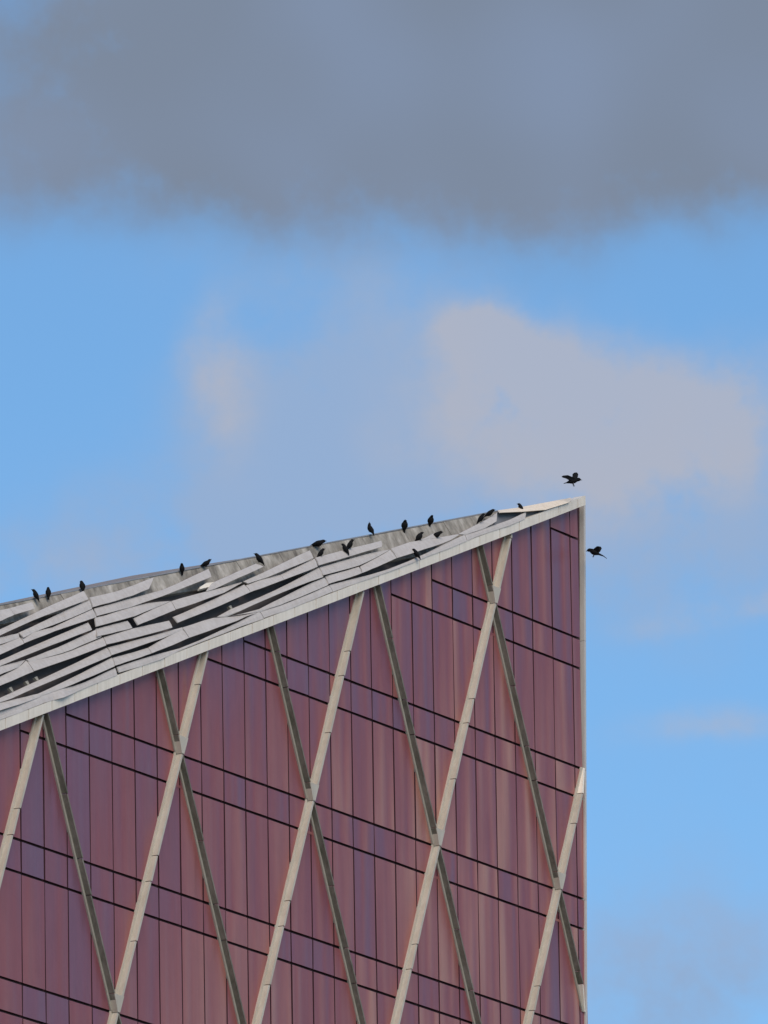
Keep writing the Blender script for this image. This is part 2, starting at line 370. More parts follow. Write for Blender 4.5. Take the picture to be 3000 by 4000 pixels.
# diagonal fins ------------------------------------------------------------
UC = -0.12 * PW                              # crossing on the first floor line
SL = 3 * PW / (2 * FH)                        # run per metre of rise
def cu_end(uA, zA, kind):
    """height at which a fin comes within 0.45 m of the corner, if it does"""
    for k in range(0, 420):
        z = zA + 0.02 * k; u = uA + kind * SL * (z - zA)
        if kind > 0 and u > corner(z) - 0.45: return z if k else None
        if kind < 0 and u < corner(z) - 0.45: return z if k else None
    return None
def fin(kind, uA, zA, zB, ticks, sun_spans=()):
    """kind +1 rises to the right, -1 to the left; (uA, zA) is its foot"""
    TU = 0.10 if kind > 0 else 0.07
    def cu(z): return uA + kind * SL * (z - zA)
    # trim where the roof edge or the corner stops it
    zt = zB
    while zt > zA and rake(cu(zt)) < zt + 0.03: zt -= 0.02
    lo = zA
    if kind > 0:
        while zt > lo and cu(zt) > corner(zt) - 0.03: zt -= 0.02
    else:
        while lo < zt and cu(lo) > corner(lo) - 0.03: lo += 0.02
    if zt - lo < 1.6: return
    if not (in_view(cu(zt), zt)): return
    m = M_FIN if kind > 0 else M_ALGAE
    fl = []
    for n in (0.045, -0.02):
        fl += [P(cu(lo) - TU / 2 - 0.10, lo, n), P(cu(lo) - TU / 2 + 0.01, lo, n), P(cu(zt) - TU / 2 + 0.01, zt, n), P(cu(zt) - TU / 2 - 0.10, zt, n)]
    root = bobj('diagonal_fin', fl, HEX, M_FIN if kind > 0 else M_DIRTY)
    cuts = [lo] + sorted(t for t in ticks if lo + 0.15 < t < zt - 0.15) + [zt]
    for za, zb in zip(cuts[:-1], cuts[1:]):
        a = za + 0.012; b = zb - 0.012
        tp = lambda z: min(1.0, max(0.06, (corner(z) - cu(z)) / 0.45))     # the fin dies into the corner trim
        d0 = 0.046 + 0.180 * tp(a); d1 = 0.046 + 0.160 * tp(b)
        vs = []
        for (n0, n1) in ((d0, d1), (0.046, 0.046)):
            vs += [P(cu(a) - TU / 2, a, n0), P(cu(a) + TU / 2, a, n0), P(cu(b) + TU / 2, b, n1), P(cu(b) - TU / 2, b, n1)]
        mm = m
        if any(c0 <= 0.5 * (za + zb) <= c1 for c0, c1 in sun_spans): mm = M_SUNLIT  # sunlight near the corner painted on as a cream end piece
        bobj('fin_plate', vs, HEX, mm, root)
for j in range(-3, 3):
    zA = 2 * j * FH; off = 3 * PW if j % 2 else 0.0
    for i in range(-4, 6):
        uA = UC + 6 * PW * i + off
        tk = [zA + f * 2 * FH for f in (0.27, 0.5, 0.60)]
        sun_spans = []
        if cu_end(uA, zA, +1) is not None: ze = cu_end(uA, zA, +1); tk.append(ze); sun_spans = [(ze, ze + 9)]
        fin(+1, uA, zA, zA + 2 * FH, tk, sun_spans)
        tk = [zA + f * 2 * FH for f in (0.71, 0.5, 0.38)]
        sun_spans = []
        if cu_end(uA, zA, -1) is not None: ze = cu_end(uA, zA, -1); tk.append(ze); sun_spans = [(ze - 9, ze)]
        fin(-1, uA, zA, zA + 2 * FH, tk + [zA + 0.5], sun_spans)
# plates where two fins meet
for j in range(-3, 3):
    z = 2 * j * FH; off = 3 * PW if j % 2 else 0.0
    for i in range(-4, 6):
        u = UC + 6 * PW * i + off
        if z + 0.5 > rake(u) or u > corner(z) - 0.3 or not in_view(u, z): continue
        pts = [(u - 0.245, z + 0.50), (u - 0.085, z - 0.02), (u + 0.058, z - 0.02), (u + 0.058 + SL * 0.52, z + 0.50)]
        vs = [P(a, b, 0.230) for a, b in pts] + [P(a, b, 0.02) for a, b in pts]
        bobj('node_plate', vs, HEX, M_FIN)
        zl = z - GAP * FH; ua, ub = u - 0.40, u + 0.40
        if in_view(u, zl):
            vs = []
            for n in (0.002, -0.07): vs += [P(ua, zl - GB, n), P(ub, zl - GB, n), P(ub, zl + GB, n), P(ua, zl + GB, n)]
            bobj('joint_filler', vs, HEX, M_PANEL, facade)

# ------------------------------------------------------------------ the roof
STRIPS = [
 ([(-8.73,3.08),(-8.59,3.08),(-8.46,3.07),(-8.33,3.06),(-8.2,3.05),(-8.07,3.04),(-7.94,3.03),(-7.81,3.02)],
  [(-9.33,2.71,0.12),(-9.14,2.72,0.12),(-8.95,2.73,0.12),(-8.76,2.73,0.12),(-8.57,2.74,0.12),(-8.38,2.75,0.12),(-8.19,2.75,0.12),(-8.0,2.76,0.12)]),
 ([(-7.79,3.02),(-7.35,3.0),(-6.92,2.98),(-6.48,2.96)],
  [(-7.98,2.76,0.12),(-7.58,2.75,0.12),(-7.17,2.73,0.12),(-6.77,2.72,0.12)]),
 ([(-9.38,2.51),(-8.55,2.54),(-7.71,2.58),(-6.86,2.62),(-6.01,2.66),(-5.16,2.69),(-4.31,2.71),(-3.46,2.74)],
  [(-9.63,2.33,0.028),(-8.93,2.35,0.12),(-8.06,2.38,0.12),(-7.19,2.41,0.12),(-6.32,2.42,0.12),(-5.45,2.42,0.12),(-4.51,2.43,0.085),(-3.57,2.44,0.05)]),
 ([(-8.13,2.24),(-7.47,2.26),(-6.81,2.29),(-6.14,2.32),(-5.48,2.35),(-4.81,2.38),(-4.14,2.4),(-3.47,2.42)],
  [(-8.24,2.02,0.12),(-7.41,2.09,0.012),(-6.85,2.09,0.044),(-6.29,2.08,0.079),(-5.61,2.09,0.051),(-4.96,2.1,0.045),(-4.31,2.12,0.038),(-3.66,2.14,0.032)]),
 ([(-9.6,2.32),(-9.39,2.31),(-9.19,2.3),(-8.99,2.28),(-8.78,2.27),(-8.58,2.26),(-8.38,2.24),(-8.17,2.23)],
  [(-9.9,2.07,0.012),(-9.7,2.09,0.031),(-9.49,2.1,0.044),(-9.25,2.09,0.036),(-9.01,2.09,0.029),(-8.76,2.09,0.021),(-8.52,2.09,0.013),(-8.29,2.09,0.012)]),
 ([(-9.88,2.08),(-9.65,2.08),(-9.41,2.08),(-9.18,2.08),(-8.94,2.09),(-8.71,2.09),(-8.47,2.09),(-8.24,2.1)],
  [(-10.4,1.79,0.12),(-10.12,1.79,0.12),(-9.84,1.8,0.12),(-9.56,1.81,0.12),(-9.28,1.82,0.12),(-9.0,1.83,0.12),(-8.72,1.84,0.12),(-8.44,1.85,0.12)]),
 ([(-8.14,2.12),(-7.5,2.11),(-6.87,2.08),(-6.25,2.04),(-5.59,2.06),(-4.93,2.09),(-4.26,2.11),(-3.6,2.13)],
  [(-8.4,1.86,0.12),(-7.76,1.87,0.12),(-7.11,1.87,0.12),(-6.47,1.88,0.12),(-5.82,1.87,0.12),(-5.18,1.86,0.12),(-4.51,1.85,0.112),(-3.7,1.86,0.024)]),
 ([(-10.37,1.65),(-9.51,1.67),(-8.64,1.7),(-7.77,1.72),(-6.9,1.74),(-6.03,1.76),(-5.15,1.78),(-4.27,1.8)],
  [(-10.55,1.5,0.012),(-9.77,1.5,0.063),(-8.99,1.5,0.12),(-8.1,1.51,0.12),(-7.21,1.52,0.12),(-6.32,1.52,0.12),(-5.41,1.53,0.113),(-4.43,1.54,0.07)]),
 ([(-8.64,1.41),(-7.98,1.41),(-7.32,1.42),(-6.66,1.42),(-5.99,1.44),(-5.32,1.47),(-4.64,1.49),(-3.96,1.52)],
  [(-8.52,1.28,0.012),(-7.89,1.27,0.012),(-7.3,1.24,0.029),(-6.69,1.21,0.035),(-6.07,1.2,0.044),(-5.43,1.22,0.048),(-4.79,1.23,0.053),(-4.15,1.24,0.058)]),
 ([(-10.51,1.53),(-10.25,1.51),(-9.99,1.49),(-9.72,1.47),(-9.46,1.46),(-9.2,1.44),(-8.93,1.43),(-8.67,1.41)],
  [(-10.98,1.23,0.091),(-10.75,1.24,0.088),(-10.52,1.25,0.084),(-10.27,1.26,0.07),(-10.02,1.26,0.057),(-9.78,1.26,0.044),(-9.53,1.27,0.031),(-9.27,1.27,0.012)]),
 ([(-10.9,1.19),(-10.58,1.21),(-10.26,1.22),(-9.94,1.24),(-9.61,1.25),(-9.29,1.27),(-8.97,1.32),(-8.66,1.39)],
  [(-11.39,0.92,0.12),(-11.03,0.93,0.12),(-10.66,0.94,0.12),(-10.3,0.94,0.12),(-9.94,0.95,0.12),(-9.58,0.96,0.12),(-9.21,0.97,0.12),(-8.85,0.97,0.12)]),
 ([(-8.61,1.34),(-7.98,1.29),(-7.34,1.24),(-6.69,1.2),(-6.03,1.19),(-5.36,1.2),(-4.68,1.21),(-4.0,1.22)],
  [(-8.81,0.98,0.12),(-8.18,0.97,0.12),(-7.54,0.96,0.12),(-6.9,0.95,0.12),(-6.25,0.94,0.12),(-5.6,0.94,0.12),(-4.95,0.94,0.12),(-4.28,0.94,0.108)]),
 ([(-11.56,0.61),(-10.52,0.64),(-9.47,0.68),(-8.41,0.71),(-7.35,0.75),(-6.29,0.79),(-5.21,0.84),(-4.13,0.89)],
  [(-11.69,0.51,0.012),(-10.74,0.47,0.062),(-9.79,0.49,0.12),(-8.72,0.51,0.12),(-7.64,0.53,0.12),(-6.57,0.55,0.12),(-5.48,0.57,0.12),(-4.32,0.6,0.08)]),
 ([(-9.01,0.34),(-8.33,0.36),(-7.65,0.39),(-6.96,0.42),(-6.27,0.45),(-5.58,0.49),(-4.89,0.52),(-4.19,0.56)],
  [(-9.08,0.24,0.012),(-8.41,0.23,0.013),(-7.77,0.22,0.026),(-7.21,0.21,0.087),(-6.58,0.22,0.113),(-5.88,0.23,0.102),(-5.17,0.25,0.087),(-4.46,0.27,0.073)]),
 ([(-11.67,0.52),(-11.3,0.49),(-10.92,0.46),(-10.55,0.44),(-10.17,0.41),(-9.8,0.38),(-9.42,0.36),(-9.04,0.33)],
  [(-12.17,0.24,0.12),(-11.76,0.25,0.12),(-11.36,0.24,0.12),(-10.92,0.23,0.096),(-10.48,0.22,0.071),(-10.04,0.22,0.05),(-9.6,0.22,0.032),(-9.17,0.22,0.015)]),
 ([(-9.04,0.25),(-8.39,0.23),(-7.73,0.22),(-7.08,0.17),(-6.42,0.16),(-5.74,0.18),(-5.05,0.21),(-4.37,0.23)],
  [(-9.19,0.02,0.012),(-8.55,-0.01,0.012),(-8.1,-0.07,0.12),(-7.23,-0.03,0.012),(-6.55,-0.01,0.012),(-5.87,-0.0,0.012),(-5.2,-0.0,0.012),(-4.52,0.0,0.012)]),
 ([(-12.08,0.15),(-11.66,0.16),(-11.24,0.17),(-10.82,0.18),(-10.4,0.19),(-9.98,0.2),(-9.55,0.21),(-9.13,0.22)],
  [(-12.45,-0.01,0.12),(-11.83,0.01,0.012),(-11.4,0.01,0.012),(-10.98,0.0,0.012),(-10.55,0.0,0.012),(-10.11,0.01,0.012),(-9.68,0.01,0.012),(-9.24,0.01,0.012)]),
 ([(-3.34,2.49),(-2.79,2.45),(-2.23,2.41),(-1.67,2.38),(-1.09,2.38),(-0.51,2.38),(0.07,2.39),(0.66,2.39)],
  [(-3.61,2.17,0.062),(-3.14,2.15,0.074),(-2.65,2.12,0.077),(-2.16,2.1,0.08),(-1.67,2.09,0.088),(-1.18,2.07,0.097),(-0.71,2.08,0.12),(-0.2,2.08,0.12)]),
 ([(-3.49,2.13),(-2.48,2.08),(-1.45,2.04),(-0.42,1.99),(0.61,1.94),(1.68,1.96),(2.77,2.01),(3.86,2.05)],
  [(-3.69,1.88,0.059),(-2.66,1.83,0.044),(-1.6,1.78,0.024),(-0.65,1.76,0.075),(0.31,1.73,0.12),(1.38,1.74,0.12),(2.45,1.75,0.12),(3.53,1.76,0.12)]),
 ([(-3.76,1.87),(-3.12,1.82),(-2.45,1.81),(-1.79,1.79),(-1.13,1.76),(-0.47,1.71),(0.15,1.63),(0.76,1.53)],
  [(-4.15,1.58,0.091),(-3.55,1.55,0.088),(-2.97,1.52,0.091),(-2.38,1.49,0.094),(-1.73,1.47,0.069),(-1.06,1.49,0.046),(-0.4,1.5,0.024),(0.24,1.51,0.012)]),
 ([(-1.76,1.44),(-1.4,1.45),(-1.04,1.47),(-0.68,1.48),(-0.32,1.5),(0.03,1.5),(0.39,1.51),(0.75,1.52)],
  [(-1.94,1.18,0.095),(-1.64,1.18,0.12),(-1.28,1.18,0.12),(-0.93,1.18,0.12),(-0.58,1.19,0.12),(-0.22,1.19,0.12),(0.14,1.2,0.12),(0.49,1.2,0.12)]),
 ([(0.8,1.52),(1.42,1.5),(2.04,1.47),(2.66,1.44),(3.28,1.4),(3.91,1.37),(4.54,1.34),(5.17,1.31)],
  [(0.53,1.21,0.12),(1.16,1.19,0.12),(1.78,1.18,0.12),(2.41,1.18,0.12),(3.07,1.18,0.109),(3.76,1.18,0.064),(4.36,1.22,0.09),(4.97,1.26,0.116)]),
 ([(0.35,1.05),(1.04,1.06),(1.73,1.08),(2.43,1.1),(3.13,1.12),(3.83,1.15),(4.54,1.18),(5.25,1.21)],
  [(0.19,0.81,0.12),(0.88,0.82,0.12),(1.57,0.82,0.12),(2.27,0.83,0.12),(2.97,0.84,0.12),(3.68,0.86,0.12),(4.39,0.88,0.12),(5.1,0.9,0.12)]),
 ([(-4.06,1.54),(-3.79,1.52),(-3.52,1.51),(-3.25,1.49),(-2.98,1.48),(-2.71,1.46),(-2.44,1.45),(-2.17,1.43)],
  [(-4.46,1.28,0.12),(-4.11,1.27,0.093),(-3.79,1.25,0.077),(-3.47,1.23,0.068),(-3.16,1.22,0.059),(-2.84,1.2,0.049),(-2.53,1.18,0.04),(-2.21,1.17,0.033)]),
 ([(-3.94,1.22),(-3.37,1.2),(-2.8,1.18),(-2.23,1.16),(-1.67,1.12),(-1.11,1.08),(-0.55,1.03),(0.01,0.99)],
  [(-4.25,0.96,0.12),(-3.67,0.92,0.112),(-3.09,0.89,0.104),(-2.51,0.85,0.096),(-1.94,0.82,0.094),(-1.36,0.79,0.093),(-0.78,0.76,0.09),(-0.2,0.74,0.088)]),
 ([(-4.06,0.89),(-3.42,0.85),(-2.78,0.82),(-2.14,0.79),(-1.49,0.75),(-0.84,0.72),(-0.19,0.69),(0.46,0.66)],
  [(-4.31,0.61,0.1),(-3.71,0.59,0.12),(-3.06,0.57,0.12),(-2.42,0.56,0.12),(-1.77,0.55,0.12),(-0.97,0.55,0.043),(-0.25,0.57,0.012),(0.42,0.59,0.012)]),
 ([(-1.97,0.45),(-1.63,0.48),(-1.29,0.51),(-0.95,0.53),(-0.61,0.55),(-0.26,0.57),(0.08,0.59),(0.42,0.61)],
  [(-2.17,0.23,0.105),(-1.85,0.23,0.12),(-1.51,0.23,0.12),(-1.16,0.23,0.12),(-0.81,0.23,0.12),(-0.46,0.24,0.12),(-0.1,0.25,0.12),(0.25,0.26,0.12)]),
 ([(-4.16,0.54),(-3.85,0.53),(-3.55,0.51),(-3.24,0.5),(-2.94,0.48),(-2.63,0.47),(-2.32,0.46),(-2.01,0.45)],
  [(-4.44,0.28,0.094),(-4.08,0.27,0.075),(-3.76,0.27,0.077),(-3.45,0.26,0.079),(-3.13,0.25,0.08),(-2.81,0.24,0.084),(-2.5,0.24,0.09),(-2.19,0.23,0.095)]),
 ([(0.5,0.65),(1.15,0.63),(1.8,0.62),(2.45,0.59),(3.04,0.49),(3.64,0.4),(4.26,0.33),(4.91,0.28)],
  [(0.29,0.26,0.12),(0.91,0.25,0.12),(1.54,0.24,0.12),(2.17,0.24,0.12),(2.81,0.23,0.114),(3.5,0.23,0.083),(4.18,0.26,0.066),(4.91,0.25,0.012)]),
 ([(-4.26,0.24),(-2.96,0.21),(-1.66,0.16),(-0.36,0.09),(0.99,0.1),(2.36,0.15),(3.74,0.2),(5.14,0.27)],
  [(-4.34,0.06,0.012),(-3.04,-0.0,0.012),(-1.72,-0.03,0.012),(-0.36,0.02,0.012),(0.99,0.03,0.012),(2.36,0.03,0.012),(3.73,0.04,0.012),(5.11,0.01,0.012)]),
 ([(3.54,1.6),(3.98,1.62),(4.42,1.63),(4.86,1.64),(5.3,1.66),(5.74,1.67),(6.18,1.68),(6.62,1.69)],
  [(2.92,1.42,0.023),(3.45,1.4,0.034),(3.92,1.41,0.082),(4.41,1.42,0.12),(4.98,1.44,0.12),(5.55,1.45,0.12),(6.12,1.47,0.12),(6.69,1.49,0.12)]),
 ([(5.3,1.31),(5.97,1.33),(6.64,1.35),(7.31,1.38),(7.99,1.41),(8.67,1.44),(9.35,1.47),(10.03,1.49)],
  [(5.4,1.19,0.05),(6.06,1.18,0.034),(6.66,1.16,0.046),(7.22,1.16,0.088),(7.84,1.17,0.096),(8.52,1.18,0.077),(9.2,1.19,0.058),(9.87,1.21,0.051)]),
 ([(5.34,1.17),(5.65,1.17),(5.97,1.17),(6.29,1.17),(6.6,1.15),(6.91,1.13),(7.23,1.12),(7.54,1.1)],
  [(5.12,0.9,0.12),(5.43,0.9,0.12),(5.75,0.89,0.12),(6.06,0.89,0.12),(6.38,0.89,0.12),(6.7,0.89,0.12),(7.02,0.89,0.12),(7.34,0.89,0.12)]),
 ([(7.57,1.1),(7.92,1.11),(8.27,1.13),(8.61,1.14),(8.96,1.15),(9.31,1.17),(9.66,1.18),(10.01,1.19)],
  [(7.37,0.89,0.12),(7.69,0.89,0.12),(8.02,0.89,0.12),(8.35,0.89,0.12),(8.68,0.89,0.12),(9.03,0.89,0.107),(9.39,0.9,0.09),(9.76,0.91,0.073)]),
 ([(2.68,0.58),(3.71,0.65),(4.72,0.66),(5.75,0.68),(6.78,0.71),(7.82,0.76),(8.87,0.82),(9.92,0.88)],
  [(3.14,0.47,0.012),(3.9,0.47,0.107),(4.83,0.5,0.12),(5.78,0.52,0.12),(6.74,0.54,0.12),(7.7,0.55,0.12),(8.71,0.56,0.091),(9.74,0.55,0.053)]),
 ([(3.44,0.45),(4.31,0.39),(5.2,0.34),(6.13,0.39),(7.06,0.43),(8.0,0.48),(8.94,0.52),(9.88,0.53)],
  [(5.16,0.25,0.012),(5.79,0.24,0.022),(6.43,0.22,0.033),(7.09,0.23,0.035),(7.75,0.23,0.037),(8.42,0.24,0.038),(9.09,0.25,0.039),(9.8,0.27,0.022)]),
 ([(5.18,0.25),(5.83,0.23),(6.48,0.21),(7.15,0.21),(7.81,0.22),(8.48,0.22),(9.16,0.24),(9.84,0.25)],
  [(5.15,0.03,0.012),(5.8,0.02,0.012),(6.46,0.0,0.012),(7.12,0.0,0.012),(7.79,0.01,0.012),(8.47,0.01,0.012),(9.14,0.02,0.012),(9.82,0.03,0.012)]),
 ([(10.12,1.21),(10.72,1.18),(11.33,1.15),(11.94,1.12),(12.55,1.09),(13.16,1.05),(13.77,1.01),(14.38,0.98)],
  [(9.84,0.93,0.092),(10.42,0.91,0.096),(11.02,0.88,0.093),(11.63,0.86,0.089),(12.22,0.84,0.091),(12.81,0.82,0.099),(13.38,0.79,0.114),(13.97,0.77,0.12)]),
 ([(9.97,0.88),(10.63,0.85),(11.29,0.83),(11.95,0.8),(12.61,0.77),(13.28,0.74),(13.93,0.69),(14.56,0.62)],
  [(9.74,0.59,0.101),(10.4,0.57,0.06),(10.98,0.54,0.06),(11.58,0.51,0.056),(12.18,0.49,0.051),(12.81,0.51,0.038),(13.45,0.54,0.026),(14.07,0.58,0.025)]),
 ([(9.97,0.56),(10.29,0.55),(10.6,0.53),(10.91,0.52),(11.23,0.5),(11.55,0.49),(11.87,0.48),(12.18,0.47)],
  [(9.79,0.29,0.062),(10.09,0.28,0.069),(10.39,0.27,0.073),(10.69,0.25,0.078),(11.0,0.24,0.085),(11.29,0.23,0.099),(11.58,0.22,0.114),(11.88,0.22,0.12)]),
 ([(12.28,0.46),(12.6,0.48),(12.93,0.5),(13.25,0.52),(13.57,0.54),(13.9,0.56),(14.23,0.59),(14.55,0.61)],
  [(11.93,0.22,0.12),(12.28,0.22,0.12),(12.62,0.23,0.12),(12.97,0.23,0.12),(13.32,0.24,0.12),(13.67,0.25,0.12),(14.02,0.26,0.12),(14.37,0.27,0.12)]),
 ([(14.66,0.64),(15.3,0.63),(15.94,0.62),(16.55,0.56),(17.15,0.5),(17.76,0.43),(18.38,0.37),(18.99,0.31)],
  [(14.41,0.27,0.12),(15.02,0.25,0.12),(15.64,0.23,0.12),(16.26,0.22,0.12),(16.89,0.2,0.114),(17.61,0.2,0.064),(18.28,0.21,0.045),(18.99,0.27,0.012)]),
 ([(9.87,0.26),(11.17,0.19),(12.47,0.11),(13.79,0.06),(15.16,0.07),(16.55,0.11),(17.96,0.18),(19.36,0.22)],
  [(9.84,0.02,0.012),(11.15,0.01,0.012),(12.47,-0.01,0.012),(13.79,-0.03,0.012),(15.13,-0.03,0.012),(16.49,-0.01,0.012),(17.85,-0.02,0.012),(19.23,0.0,0.012)]),
 ([(16.64,0.57),(17.02,0.58),(17.4,0.6),(17.78,0.61)],
  [(16.67,0.51,0.012),(17.03,0.48,0.012),(17.4,0.46,0.012),(17.76,0.43,0.014)]),
 ([(19.01,0.31),(19.45,0.34),(19.88,0.36),(20.32,0.38),(20.75,0.4),(21.19,0.42),(21.63,0.46),(22.07,0.51)],
  [(19.38,0.2,0.012),(19.71,0.2,0.017),(20.04,0.19,0.023),(20.39,0.18,0.022),(20.73,0.18,0.022),(20.94,0.19,0.043),(21.23,0.21,0.076),(21.51,0.23,0.11)]),
 ([(19.39,0.21),(20.0,0.18),(20.63,0.18),(21.26,0.17),(21.89,0.16),(22.53,0.15),(23.18,0.17),(23.83,0.2)],
  [(19.27,0.0,0.012),(19.87,0.02,0.012),(20.46,0.01,0.012),(21.05,-0.0,0.012),(21.64,-0.01,0.012),(22.24,-0.03,0.012),(22.84,-0.02,0.012),(23.45,-0.01,0.012)]),
]
SLAB = ([(22.45, 0.59), (23.63, 0.45), (25.55, 0.28), (27.24, 0.13)], [(22.14, 0.46), (23.45, 0.24), (24.95, 0.02), (26.62, -0.03)])
BRACKETS = [(-10.17, 0.79), (-9.16, 0.79), (-8.55, 0.81), (3.9, 0.74)]
PATCH = [(2.77, 1.62), (3.29, 1.67), (3.91, 1.58), (3.56, 1.51), (2.7, 1.56)]
BIRD_SPOTS = [(-5.87, 3.07, -0.15), (-5.15, 3.02, -0.15), (-3.19, 2.85, -0.15), (2.66, 2.31, -0.15), (4.07, 2.18, -0.15), (6.86, 1.69, 0.0), (10.89, 1.53, -0.15), (10.43, 1.2, 0), (11.87, 1.04, 0.05), (12.24, 1.1, 0.05), (14.37, 1.39, -0.15), (16.47, 1.13, -0.15), (18.14, 0.98, -0.15), (16.55, 0.58, 0), (17.62, 0.44, 0), (15.6, 0.09, 0.1), (20.7, 0.42, 0.05), (21.5, 0.49, 0.0), (23.75, 0.31, -0.1)]
FLY = [(24.75, 13.16), (26.14, 11.13)]

SR = UL / math.cos(AL)
dv = []
for s in (SR, 27.6):
    q = max(ridge_q(s), 0.12)
    dv.append([S(s, -0.10, -0.30), S(s, q - 0.05, -0.42), S(s, q - 0.05, -0.60), S(s, -0.10, -0.60)])
a, b = dv
roof = bobj('roof', a + b, [(0, 1, 2, 3), (7, 6, 5, 4)] + [(i, (i + 1) % 4, (i + 1) % 4 + 4, i + 4) for i in range(4)], M_DECK_SHADE)
def strip(T, B, m, hT=0.0, th=0.03, name='roof_strip', lip=0.035):
    """T: upper edge (s, q) on the deck plane, B: lower edge (s, q, lift); painted face, dark underside"""
    n = len(T); vs = []
    for (t, b) in zip(T, B):
        ms, mq, mh = (t[0] + b[0]) / 2, (t[1] + b[1]) / 2, (hT + b[2]) / 2
        vs += [S(t[0], t[1], hT), S(ms, mq, mh + 0.010), S(b[0], b[1], b[2]), S(b[0], b[1], b[2] - lip), S(t[0], t[1] + 0.01, hT - th)]
    fs = []
    for k in range(n - 1):
        for c in range(5): fs.append((k * 5 + c, (k + 1) * 5 + c, (k + 1) * 5 + (c + 1) % 5, k * 5 + (c + 1) % 5))
    fs += [(0, 1, 2, 3, 4), tuple((n - 1) * 5 + c for c in (4, 3, 2, 1, 0))]
    o = bobj(name, vs, fs, m, roof)
    o.data.materials.append(M_DECK_SHADE)              # shade under the strip put into a dark colour
    for k, f in enumerate(o.data.polygons):
        if k < (n - 1) * 5 and k % 5 in (3, 4): f.material_index = 1
    return o
for T, B in STRIPS:
    if T[0][0] < -9 and B[0][0] < -9:            # runs on past the left edge of the picture
        for E in (T, B):
            dx, dy = E[0][0] - E[1][0], E[0][1] - E[1][1]
            E.insert(0, (E[0][0] - 3.2, E[0][1] + dy / dx * -3.2) + tuple(E[0][2:]))
    strip(T, B, M_STRIP)
strip(SLAB[0], [(s, q, 0.06) for s, q in SLAB[1]], M_SLAB, -0.10, name='ridge_slab')
# parapet along the ridge
def PD(s): return 0.62 + 0.022 * max(s + 2, 0)      # visible height of the parapet
par_s = [SR + 2.6 * k for k in range(int((22.6 - SR) / 2.6) + 1)] + [22.75]
for sa, sb in zip(par_s[:-1], par_s[1:]):
    g = 0.006; sa += g; sb -= g; vs = []; dj = rnd.uniform(-0.012, 0.012)
    for h in (-0.25 + dj, -0.50):
        vs += [S(sa, max(ridge_q(sa) - PD(sa), 0.03), h), S(sb, max(ridge_q(sb) - PD(sb), 0.03), h), S(sb, ridge_q(sb) - 0.04, h), S(sa, ridge_q(sa) - 0.04, h)]
    bobj('parapet_panel', vs, HEX, M_PARAPET, roof)
    vs = []
    for h in (-0.235, -0.52):
        vs += [S(sa, ridge_q(sa) - 0.038, h), S(sb, ridge_q(sb) - 0.038, h), S(sb, ridge_q(sb), h), S(sa, ridge_q(sa), h)]
    bobj('coping', vs, HEX, M_COPING, roof)
# grey flashing at the narrow end of the roof
vs = []
for h in (-0.16, -0.30):
    vs += [S(21.2, -0.05, h), S(26.3, -0.05, h), S(25.6, 0.16, h), S(22.5, 0.56, h)]
bobj('flashing', vs, HEX, M_GREYMET, roof)
for (s, q) in BRACKETS:
    vs = []
    for h in (-0.08, -0.16):
        vs += [S(s - 0.03, q - 0.14, h), S(s + 0.03, q - 0.14, h), S(s + 0.09, q + 0.04, h), S(s - 0.09, q + 0.04, h)]
    bobj('bracket', vs, HEX, M_DIRTY, roof)
vs = [S(s, q, 0.0) for s, q in PATCH] + [S(s, q - 0.02, -0.1) for s, q in PATCH]; k = len(PATCH)
bobj('sunlit_sheet', vs, [tuple(range(k)), tuple(range(2 * k - 1, k - 1, -1))] + [((i + 1) % k, i, i + k, (i + 1) % k + k) for i in range(k)], M_SUNLIT, roof)  # sunlit spot in the roof gap, its light painted as cream

# ------------------------------------------------------------------ crows
def loft(sections, seg=10):
    """sections: (centre x, centre z, half width, half height, tilt); rings stand across the spine"""
    vs = []; fs = []
    for (x, z, a, b, t) in sections:
        for k in range(seg):
            an = 2 * math.pi * k / seg; yy = a * math.cos(an); zz_ = b * math.sin(an)
            vs.append(Vector((x - zz_ * math.sin(t), yy, z + zz_ * math.cos(t))))
    n = len(sections)
    for r in range(n - 1):
        for k in range(seg): fs.append((r * seg + k, r * seg + (k + 1) % seg, (r + 1) * seg + (k + 1) % seg, (r + 1) * seg + k))
    fs += [tuple(range(seg))[::-1], tuple((n - 1) * seg + k for k in range(seg))]
    return vs, fs
def tube(pts, rad, seg=6):
    vs = []; fs = []
    for i, p in enumerate(pts):
        t = (pts[min(i + 1, len(pts) - 1)] - pts[max(i - 1, 0)]).normalized()
        q = t.to_track_quat('Z', 'Y'); r = rad[i]
        for k in range(seg):
            an = 2 * math.pi * k / seg; vs.append(p + q @ Vector((r * math.cos(an), r * math.sin(an), 0)))
    n = len(pts)
    for i in range(n - 1):
        for k in range(seg): fs.append((i * seg + k, i * seg + (k + 1) % seg, (i + 1) * seg + (k + 1) % seg, (i + 1) * seg + k))
    fs += [tuple(range(seg))[::-1], tuple((n - 1) * seg + k for k in range(seg))]
    return vs, fs
def blade(pts, th=0.008):
    """a thin solid sheet over a polygon given in 3-D (feathers of a wing)"""
    k = len(pts); a = (pts[1] - pts[0]).cross(pts[2] - pts[0]).normalized() * th
    vs = [p + a for p in pts] + [p - a for p in pts]
    return vs, [tuple(range(k)), tuple(range(2 * k - 1, k - 1, -1))] + [((i + 1) % k, i, i + k, (i + 1) % k + k) for i in range(k)]
V = Vector
